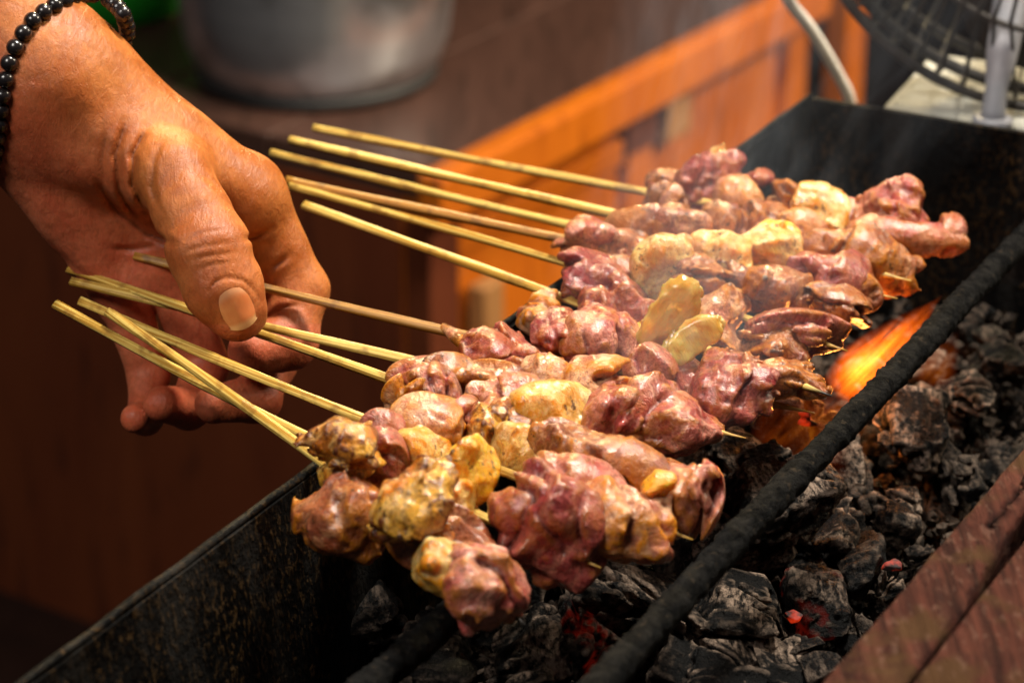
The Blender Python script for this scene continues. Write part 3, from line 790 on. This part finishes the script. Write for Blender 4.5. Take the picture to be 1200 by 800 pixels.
GROOVES = [  # polyline px, depth mm, half width px
 ([(171, 150), (156, 182), (156, 217), (170, 247)], 1.9, 3.6), ([(147, 143), (135, 182), (140, 224), (161, 262)], 1.5, 3.4),
 ([(190, 165), (180, 190), (178, 220), (186, 246)], .9, 3.2), ([(125, 150), (118, 190), (124, 225)], .8, 3.4),
 ([(108, 205), (135, 246), (172, 274), (205, 286)], 1.5, 3.5), ([(122, 291), (155, 292), (190, 286)], .8, 3),
 ([(249, 352), (246, 340), (252, 330), (266, 325), (284, 328), (296, 338), (305, 352)], .5, 2.0), ([(249, 352), (252, 368), (258, 382)], .4, 2.0), ([(280, 281), (300, 278), (318, 268)], 1.4, 3), ([(312, 318), (328, 308), (342, 296)], 1.3, 3),
 ([(318, 368), (336, 360), (352, 357)], 1.2, 3), ([(215, 282), (240, 272), (268, 268)], .35, 2), ([(212, 296), (240, 288), (274, 284)], .45, 2), ([(214, 306), (242, 300), (276, 296)], .35, 2),
 ([(225, 320), (248, 310), (280, 306)], .3, 2), ([(232, 200), (250, 215), (262, 232)], .5, 3), ([(130, 380), (165, 395), (200, 398)], .8, 3), ([(150, 418), (175, 424), (200, 420)], .8, 3),
 ([(60, 290), (95, 320), (135, 352)], .6, 4)]
def hand_sdf(P):
    palm = seg(P, (-330, -262, 4, 112), (58, 98, 0, 92))
    palm = smin(palm, seg(P, (58, 98, 2, 90), (286, 236, 10, 48)), 8)
    palm = smin(palm, seg(P, (40, 152, 10, 74), (142, 338, 28, 34)), 8)
    palm = smin(palm, seg(P, (70, 130, 10, 66), (205, 296, 28, 34)), 8)
    palm = smin(palm, seg(P, (286, 236, 14, 38), (148, 338, 30, 32)), 8)
    palm = smin(palm, seg(P, (88, 150, 3, 60), (200, 208, -9, 45)), 9)
    th = chain(P, THUMB, 4)
    th = smin(th, np.linalg.norm((P - hp3(244, 290, -26)) / np.array([1, 1, 1]), axis=-1) - rmm(46), 3)   # joint
    idx = chain(P, INDEX, 3)
    mid, rg, li = chain(P, MIDDLE, 3), chain(P, RING, 3), chain(P, LITTLE, 3)
    fin = smin(smin(smin(idx, mid, .5), rg, .5), li, .5)
    d = smin(palm, fin, 4)
    # the thumb root flows into the ball of the thumb, its tip stays free
    kv = 1.2 + 9.0 * np.exp(-(np.linalg.norm(P - hp3(178, 190, -8), axis=-1) / 21.0) ** 2)
    d = smin(d, th, kv)
    px = 600 + F_PX * P[..., 0] / -P[..., 2]; py = 400 - F_PX * P[..., 1] / -P[..., 2]
    near = np.abs(d) < 6
    add_ = np.zeros_like(d)
    x, y = px[near], py[near]; acc = np.zeros_like(x)
    for poly, dep_, wd in GROOVES:
        best = np.full(x.shape, 1e9)
        for (ax_, ay), (bx, by) in zip(poly, poly[1:]):
            ux, uy = bx - ax_, by - ay; L = ux * ux + uy * uy
            t = np.clip(((x - ax_) * ux + (y - ay) * uy) / L, 0, 1)
            best = np.minimum(best, (x - ax_ - t * ux) ** 2 + (y - ay - t * uy) ** 2)
        dep_here = dep_ * np.exp(-best / (wd * 1.25) ** 2) - .30 * dep_ * np.exp(-best / (wd * 3.0) ** 2)
        e0_ = np.minimum(np.hypot(x - poly[0][0], y - poly[0][1]), np.hypot(x - poly[-1][0], y - poly[-1][1]))
        dep_here *= np.clip(e0_ / 16, .1, 1)
        acc += 1.15 * dep_here * np.clip((P[near][:, 2] + HD + 26) / 6, 0, 1)
    nn = vnoise(P[near], .08, 3) * .6 + vnoise(P[near], .3, 4) * .10
    add_[near] = acc + nn
    return d + add_, palm, th
h = .72
lo = np.array([-246.0, -34.0, -898.0]); hi = np.array([-48.0, 196.0, -806.0])
P = grid(lo, hi, h).astype(np.float32)
Pc = P[::4, ::4, ::4]; dc = hand_sdf(Pc)[0]
up = np.repeat(np.repeat(np.repeat(dc, 4, 0), 4, 1), 4, 2)[:P.shape[0], :P.shape[1], :P.shape[2]]
d = up.copy(); band = np.abs(up) < 7.5
d[band] = hand_sdf(P[band][None])[0][0]
V, F = surface_nets(d, lo, h)
del P, up, band
CM = Matrix((RIGHT, UP, -FWD)).transposed()          # camera axes -> world
CMn = np.array(CM); CAMn = np.array(CAM)
def cam2w(V): return (np.asarray(V) * .001) @ CMn.T + CAMn
me = mesh_np('hand', cam2w(V), F)
# palm side is pinker than the back of the hand and the thumb's back
dd, pd, td = hand_sdf(V[None])
pxv = 600 + F_PX * V[:, 0] / -V[:, 2]; pyv = 400 - F_PX * V[:, 1] / -V[:, 2]
side = ((pyv - 60) - .86 * (pxv - 60)) / 90.0       # distance below the radial edge of the hand
tint = 1 / (1 + np.exp(-(side - .75) * 2.6))
tint = np.where(td[0] < 2.0, tint * .35 + .05, tint)
tint = np.clip(tint + .35 * ((pyv > 380)), 0, 1)
a = me.attributes.new('tint', 'FLOAT', 'POINT'); a.data.foreach_set('value', tint.astype(np.float32))
person = empty('person', cam2w(hp3(40, 80, 0)[None])[0]); tag(person, 'bare tan hand of a person pinching the skewer handles between thumb and fingers', 'person')
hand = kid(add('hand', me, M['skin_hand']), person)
# thumb nail: a curved plate lying on the thumb
def trace(px, py, off):
    r = np.array([(px - 600) / F_PX, -(py - 400) / F_PX, -1.0]); t = 795.0
    for _ in range(60):
        dv = float(hand_sdf((r * t)[None, None])[0][0, 0]); t += max(.05, dv * .8) if dv > .05 else 0
        if dv <= .05: break
    return r * (t - off)
ax0 = np.array([263., 336.]); ax1 = np.array([279., 372.]); u = (ax1 - ax0) / np.linalg.norm(ax1 - ax0); v = np.array([u[1], -u[0]])
cen = np.array([278., 362.]); nu, nv = 15, 13; G = np.zeros((nu, nv, 3))
for i in range(nu):
    for j in range(nv):
        a_ = -1 + 2 * i / (nu - 1); b_ = -1 + 2 * j / (nv - 1)
        qq = .40; ea, eb = a_ * math.sqrt(1 - qq * b_ * b_), b_ * math.sqrt(1 - qq * a_ * a_)
        q = cen + u * (ea * 25) + v * (eb * 22)
        edge = max(abs(a_) if a_ < 0 else 0, abs(b_))
        G[i, j] = trace(q[0], q[1], .15 + .75 * (1 - b_ * b_) * (1 - .5 * max(0, a_) ** 4) - (.5 if edge > .99 and a_ < .9 else 0))
# smooth the plate and give it a free edge
for _ in range(4):
    G[1:-1, 1:-1] = (G[1:-1, 1:-1] * 2 + G[:-2, 1:-1] + G[2:, 1:-1] + G[1:-1, :-2] + G[1:-1, 2:]) / 6
Gb = G.copy(); Gb[..., 2] -= .8
mb = MB(); mb.quadgrid(cam2w(G.reshape(-1, 3)).reshape(G.shape)); mb.quadgrid(cam2w(Gb.reshape(-1, 3)).reshape(G.shape)[::-1])
nail = mb.build('thumb_nail', M['nail']); nail.parent = hand
at = nail.data.attributes.new('edge', 'FLOAT', 'POINT'); at.data.foreach_set('value', [i / (nu - 1) for i in range(nu) for j in range(nv)] + [0.0] * (nu * nv))

# bead bracelet
brace = empty('bead_bracelet', cam2w(hp3(40, 30, 0)[None])[0]); tag(brace, 'bracelet of black wooden beads worn round the wrist', 'bracelet')
bp = [(-14, 214), (-5, 180), (0, 145), (3, 110), (9, 78), (20, 50), (36, 26), (57, 10), (82, -2), (106, -7), (128, 0), (143, 15), (152, 38)]
pts = []
for q in bp:
    t_ = trace(q[0], q[1], 1.5); pts.append(t_ if t_[2] < -790 and t_[2] > -880 else hp3(q[0], q[1], 6))
pts[-1] = hp3(150, 36, 8); pts[-2] = hp3(143, 14, -6)
dens = [pts[0]]
for a_, b_ in zip(pts, pts[1:]):
    for t_ in np.linspace(0, 1, 30)[1:]: dens.append(a_ + (b_ - a_) * t_)
# close behind the wrist
a_, b_ = pts[-1], pts[0]
for t_ in np.linspace(0, 1, 120)[1:-1]: dens.append(a_ + (b_ - a_) * t_ + np.array([0, 0, -44.0]) * math.sin(math.pi * t_))
G = []
for i in range(9):
    lat = -math.pi / 2 + math.pi * i / 8
    G.append([(2.75e-3 * math.copysign(abs(math.cos(lat)) ** .7, 1) * math.cos(2 * math.pi * k / 12), 2.75e-3 * abs(math.cos(lat)) ** .7 * math.sin(2 * math.pi * k / 12), 2.5e-3 * math.sin(lat)) for k in range(12)])
mb = MB(); mb.quadgrid(G, close_v=True); bead_me = mb.mesh('bead')
acc = 0; last = dens[0]; bead_me.materials.append(M['bead'])
for i in range(1, len(dens)):
    acc += np.linalg.norm(dens[i] - last); last = dens[i]
    if acc >= 5.0:
        acc = 0
        o = bpy.data.objects.new('bead', bead_me); link(o)
        t_ = Vector(cam2w(dens[min(i + 1, len(dens) - 1)][None])[0]) - Vector(cam2w(dens[i - 1][None])[0])
        o.location = cam2w(dens[i][None])[0]; o.rotation_euler = t_.to_track_quat('Z', 'Y').to_euler()
        kid(o, brace)

# ================================================================== BACKGROUND
ZT = -.28
c0 = onz(500, 200, ZT); LD = Vector((math.sin(R(33)), math.cos(R(33)), 0)); ND = Vector((LD.y, -LD.x, 0))
cab = empty('wooden_cabinet', (c0.x, c0.y, zf)); tag(cab, 'orange brown wooden cabinet table with a dark worn top behind the grill', 'cabinet')
def cpart(name, mb, mat, **kw): return kid(mb.build(name, mat, **kw), cab)
CL = next(t_ for t_ in np.linspace(.3, 1.4, 400) if proj(c0 + LD * float(t_))[0] > 950); CL = float(CL)
end = c0 + LD * CL
nb = 6
for i in range(nb):                  # top boards
    mb = MB(); w1 = -.002 - i * .13; box_between(mb, c0 + LD * .0, end, ND, w1 - .128, w1, ZT - .022, ZT); cpart('top_board', mb, M['cab_top'], smooth=False, bevel=.002)
mb = MB(); box_between(mb, c0 - LD * .012, end, ND, -.0005, .02, ZT - .034, ZT + .002); cpart('top_edge_moulding', mb, M['cab'], smooth=False, bevel=.004)
mb = MB(); box_between(mb, c0 + LD * .002, end, ND, -.024, -.008, zf, ZT - .024); cpart('front_panel', mb, M['cab'], smooth=False)
for t_ in (.0, .26, .62, CL - .04):
    mb = MB(); box_between(mb, c0 + LD * t_, c0 + LD * (t_ + .035), ND, -.02, .002, zf, ZT - .0345); cpart('stile', mb, M['cab'] if t_ else M['cab_end'], smooth=False, bevel=.002)
mb = MB(); box_between(mb, c0 + LD * .037, c0 + LD * .259, ND, -.012, .0, ZT - .075, ZT - .055); cpart('rail', mb, M['cab'], smooth=False, bevel=.002)
mb = MB(); box_between(mb, c0 + LD * .05, c0 + LD * .075, ND, -.002, .012, ZT - .17, ZT - .10); cpart('pale_block', mb, M['cab_pale'], smooth=False, bevel=.002)
mb = MB(); box_between(mb, c0 + LD * .30, c0 + LD * .335, ND, -.002, .012, ZT - .07, ZT - .04); cpart('pale_block', mb, M['cab_pale'], smooth=False, bevel=.002)
mb = MB(); box_between(mb, c0 + LD * .255, c0 + LD * .298, ND, -.006, .004, ZT - .068, ZT - .042); cpart('dark_slot', mb, M['cab_end'], smooth=False)
mb = MB(); box_between(mb, c0 - LD * .004, c0 + LD * .012, ND, -.76, -.022, zf, ZT - .0235); cpart('end_panel', mb, M['cab_end'], smooth=False)

# pot
pc = onz(372, 88, ZT); s = F_PX / depth(pc); pr = 160 / s
pot = empty('cooking_pot', (pc.x, pc.y, ZT + .001)); tag(pot, 'dented aluminium cooking pot standing on the dark table top', 'pot')
prof = [(0, .004), (.80, .004), (.90, .012), (.965, .03), (1.0, .06), (1.02, .12), (1.03, .20), (1.075, .204), (1.075, .209), (1.01, .21), (1.0, .19), (.97, .05), (.9, .012), (0, .010)]
G = []
for (rr, z) in prof:
    G.append([(pc.x + pr * rr * math.cos(a_) * (1 + .012 * math.sin(3 * a_)), pc.y + pr * rr * math.sin(a_), ZT + .002 + z) for a_ in np.linspace(0, 2 * math.pi, 65)[:-1]])
mb = MB(); mb.quadgrid(G, close_v=True); kid(mb.build('pot_body', M['pot']), pot)
mb = MB(); mb.tube([(pc.x + pr * .84 * math.cos(a_), pc.y + pr * .84 * math.sin(a_), ZT + .006) for a_ in np.linspace(0, 2 * math.pi, 65)], .005, 8, cap=False); kid(mb.build('base_shadow_ring', M['pot_shade']), pot)  # ring stands in for the shadow where the pot meets the table
for sgn in (-1, 1):
    mb = MB(); mb.tube([(pc.x + sgn * pr * (1.03 + .18 * math.sin(t_)), pc.y + .045 * math.cos(t_), ZT + .16) for t_ in np.linspace(0, math.pi, 12)], .005, 8); kid(mb.build('handle', M['pot']), pot)

# green basin behind the hand
gc = onz(128, -62, ZT + .05); gb = empty('green_basin', (gc.x, gc.y, ZT)); tag(gb, 'bright green plastic basin behind the wrist next to the pot', 'basin')
G = []
for rr, z in ((0, .001), (.055, .001), (.07, .06), (.074, .10), (.080, .102), (.080, .106), (.071, .106), (.066, .06), (.052, .006), (0, .006)):
    G.append([(gc.x + rr * math.cos(a_), gc.y + rr * math.sin(a_), ZT + .002 + z) for a_ in np.linspace(0, 2 * math.pi, 49)[:-1]])
mb = MB(); mb.quadgrid(G, close_v=True); kid(mb.build('basin_shell', M['green']), gb)

# concrete ledge behind the grill end, fan on it
kp = [onz(1028, 124, -.012), onz(1090, 58, -.012), onz(1420, 100, -.012), onz(1400, 176, -.012)]
c = [(p.x, p.y, zf) for p in kp] + [(p.x, p.y, -.012) for p in kp]
mb = MB(); mb.hexa(c); tag(mb.build('concrete_ledge', M['stone'], smooth=False, bevel=.006), 'pale speckled concrete ledge behind the end of the grill', 'ledge')
fd = 1.045
fbase = onz(1163, 147, -.012)
fan = empty('electric_fan', fbase); tag(fan, 'electric fan with dusty black wire guard and white neck aimed at the coals', 'fan')
def fpart(name, mb, mat, **kw): return kid(mb.build(name, mat, **kw), fan)
FC = atd(1246, -166, fd); FR = .0985
fn = (Vector((-.25, -.95, -.12))).normalized(); fx = fn.cross(Vector((0, 0, 1))).normalized(); fy = fx.cross(fn)
def fp(r, an, off): return FC + (fx * math.cos(an) + fy * math.sin(an)) * r + fn * off
for (r, off, th) in ((FR, 0, .0026), (FR * .985, .020, .0022), (FR * .985, -.020, .0022), (FR * .62, .027, .0014), (FR * .25, .030, .002)):
    mb = MB(); mb.tube([fp(r, a_, off) for a_ in np.linspace(0, 2 * math.pi, 73)], th, 8, cap=False); fpart('guard_ring', mb, M['fan_black'])
for k in range(56):
    an = 2 * math.pi * k / 56
    mb = MB(); mb.tube([fp(FR * .22, an + .25, .030), fp(FR * .6, an + .12, .0275), fp(FR * .93, an, .023), fp(FR, an, .012), fp(FR * 1.0, an, -.012), fp(FR * .93, an, -.022), fp(FR * .6, an + .1, -.028), fp(FR * .25, an + .2, -.030)], .00085, 6)
    fpart('guard_wire', mb, M['fan_black'])
for k in range(3):
    an = 2 * math.pi * k / 3 + .5; G = []
    for rr in np.linspace(.2, .88, 8):
        wv = .55 * math.sin(math.pi * min(1, (rr - .1) / .85)) + .12
        G.append([tuple(fp(FR * rr, an + wv * t_, .010 * t_)) for t_ in np.linspace(-1, 1, 9)])
    mb = MB(); mb.quadgrid(G); o = fpart('blade', mb, M['fan_black']); md = o.modifiers.new('solid', 'SOLIDIFY'); md.thickness = .0015
mb = MB(); mb.tube([fp(0, 0, -.024), fp(0, 0, -.03), fp(0, 0, -.07), fp(0, 0, -.08)], [.022, .03, .028, .018], 24); fpart('motor_housing', mb, M['fan_white'])
mb = MB(); mb.tube([fp(0, 0, .026), fp(0, 0, .034), fp(0, 0, .036)], [.021, .020, .012], 24); fpart('hub_cap', mb, M['fan_white'])
nk = fp(0, 0, -.05)
mb = MB(); mb.tube([fbase + Vector((0, 0, .001)), fbase + Vector((0, 0, .006)), fbase + Vector((.001, .003, .014)), fbase + Vector((.003, .008, .026)), fbase + Vector((.008, .02, .05)), nk - Vector((0, 0, .03)), nk], [.0065, .0048, .0044, .0062, .008, .009, .012], 16); fpart('neck', mb, M['fan_white'])
mb = MB(); mb.tube([fbase + Vector((0, 0, .0005)), fbase + Vector((0, 0, .003)), fbase + Vector((0, 0, .004))], [.008, .0078, .0065], 28); fpart('base', mb, M['fan_white'])

# grey cable hanging behind the grill corner
cp = [(905, -40), (925, 2), (947, 30), (965, 58), (982, 88), (994, 112), (1000, 140)]
pts = [atd(x_, y_, 1.13 + .0006 * (y_)) for x_, y_ in cp]
sm = []
for i in range(len(pts) - 1):
    p0, p1, p2, p3 = pts[max(i - 1, 0)], pts[i], pts[i + 1], pts[min(i + 2, len(pts) - 1)]
    for t_ in np.linspace(0, 1, 8)[:-1]:
        t_ = float(t_); sm.append(.5 * ((2 * p1) + (p2 - p0) * t_ + (2 * p0 - 5 * p1 + 4 * p2 - p3) * t_ ** 2 + (3 * p1 - p0 - 3 * p2 + p3) * t_ ** 3))
sm.append(pts[-1])
for z in (-.1, -.25, -.45, zf + .003): sm.append(Vector((sm[-1].x + .004, sm[-1].y + .004, z)))
mb = MB(); mb.tube(sm, .0027, 10); tag(mb.build('power_cable', M['cable']), 'pale grey cable hanging down behind the grill corner', 'cable')

# ================================================================== FLAME AND SMOKE
def flame(p_base, p_tip, r, strength, label, seed):
    a, b = Vector(p_base), Vector(p_tip); L = (b - a).length; G = []
    for i in range(15):
        t_ = i / 14; rr = r * (math.sin(math.pi * min(1, t_ * .8 + .2)) ** .8) * (1 - t_ ** 3) + .0003
        G.append([(rr * 1.2 * math.cos(k), rr * .9 * math.sin(k), t_ * L) for k in np.linspace(0, 2 * math.pi, 17)[:-1]])
    mb = MB(); mb.quadgrid(G, close_v=True); mb.f.append(tuple(range(16))); mb.f.append(tuple(14 * 16 + k for k in reversed(range(16))))
    t = NT('flame_gas'); c = t.coord(False)
    sx = t.n('ShaderNodeSeparateXYZ'); t.set(sx.inputs[0], c)
    x, y, z = sx.outputs
    tz = t.math('DIVIDE', z, L)
    prof_ = t.ramp(tz, [(0, .75), (.25, 1), (.6, .62), (1, .05)])
    rad = t.math('SQRT', t.math('ADD', t.math('POWER', t.math('DIVIDE', x, r * 1.2), 2), t.math('POWER', t.math('DIVIDE', y, r * .9), 2)))
    fall = t.math('SUBTRACT', 1, t.math('DIVIDE', rad, prof_), clamp=True)
    nz = t.ramp(t.noise(t.map(c, (1, 1, .10)), 420, 5, .65, .6), [(.40, .05), (.60, 1)])
    along = t.ramp(tz, [(0, .25), (.18, 1), (.55, .8), (1, .05)])
    dn = t.math('MULTIPLY', t.math('MULTIPLY', t.math('POWER', fall, 1.3), nz), along)
    em = t.n('ShaderNodeEmission'); t.set(em.inputs[0], t.ramp(dn, [(0, (1, .10, .006)), (.5, (1, .24, .012)), (1, (1, .40, .04))])); t.set(em.inputs[1], t.math('MULTIPLY', dn, strength))
    t.t.links.new(em.outputs[0], t.out.inputs['Volume'])
    o = mb.build('flame', t.m); z_ = (b - a).normalized(); x_ = z_.orthogonal().normalized(); y_ = z_.cross(x_)
    o.matrix_world = Matrix.Translation(a) @ Matrix((x_, y_, z_)).transposed().to_4x4()
    l = bpy.data.lights.new('flame_light', 'POINT'); l.energy = strength * .0001; l.color = (1, .33, .06); l.shadow_soft_size = .008
    lo_ = bpy.data.objects.new('flame_light', l); link(lo_); lo_.location = a.lerp(b, .12)
    return tag(o, label, 'flame', 'flames')
flame(onz(984, 462, -.032), onz(1104, 346, -.008), .0092, 900, 'bright orange flame rising from the coals behind the iron rod', 1)
flame(onz(915, 545, -.045), onz(1015, 452, -.030), .017, 60, 'added dim orange glow spreading low over the coals beneath the skewer tips', 3)  # glow around the main flame, added as a broad faint volume
flame(onz(1085, 450, -.05), onz(1125, 385, -.03), .009, 45, 'faint red flame lick beyond the iron rod over the rounded coal', 2)

def smoke(p, ax, dens, label, seed, rot=(0, 0, 0)):
    t = NT('smoke_wisp'); c = t.coord(False)
    vl = t.n('ShaderNodeVectorMath', operation='LENGTH'); t.set(vl.inputs[0], c)
    fall = t.math('SUBTRACT', 1, vl.outputs['Value'], clamp=True)
    nz = t.ramp(t.noise(t.map(c, (2.2, 2.2, .8), (seed, 0, 0)), 1.6, 5, .6, 1.4), [(.46, 0), (.64, 1)])
    vs = t.n('ShaderNodeVolumeScatter'); t.set(vs.inputs['Color'], (.72, .82, 1.0)); t.set(vs.inputs['Density'], t.math('MULTIPLY', t.math('MULTIPLY', fall, nz), dens))
    t.t.links.new(vs.outputs[0], t.out.inputs['Volume'])
    G = []
    for i in range(13):
        la = -math.pi / 2 + math.pi * i / 12
        G.append([(math.cos(la) * math.cos(k), math.cos(la) * math.sin(k), math.sin(la)) for k in np.linspace(0, 2 * math.pi, 25)[:-1]])
    mb = MB(); mb.quadgrid(G, close_v=True); o = mb.build('smoke', t.m); o.location = p; o.scale = ax; o.rotation_euler = rot
    return tag(o, label, 'smoke', kind='stuff')
smoke(onz(830, 300, .03), (.050, .04, .055), 11, 'thin blue grey smoke drifting over the far skewers', 1.0, (0, .4, 0))
smoke(onz(850, 250, .03) + Vector((.0, .03, .05)), (.04, .05, .09), 5, 'faint smoke column rising before the end wall', 2.0, (0, .2, 0))
smoke(onz(800, 410, .02), (.035, .03, .028), 10, 'low smoke curling between the glassy fat slices and tan meat', 3.0)
smoke(onz(1040, 240, .0) + Vector((.0, .02, .05)), (.05, .03, .075), 3.5, 'faint bluish smoke in front of the grill end wall', 4.0, (0, .5, 0))
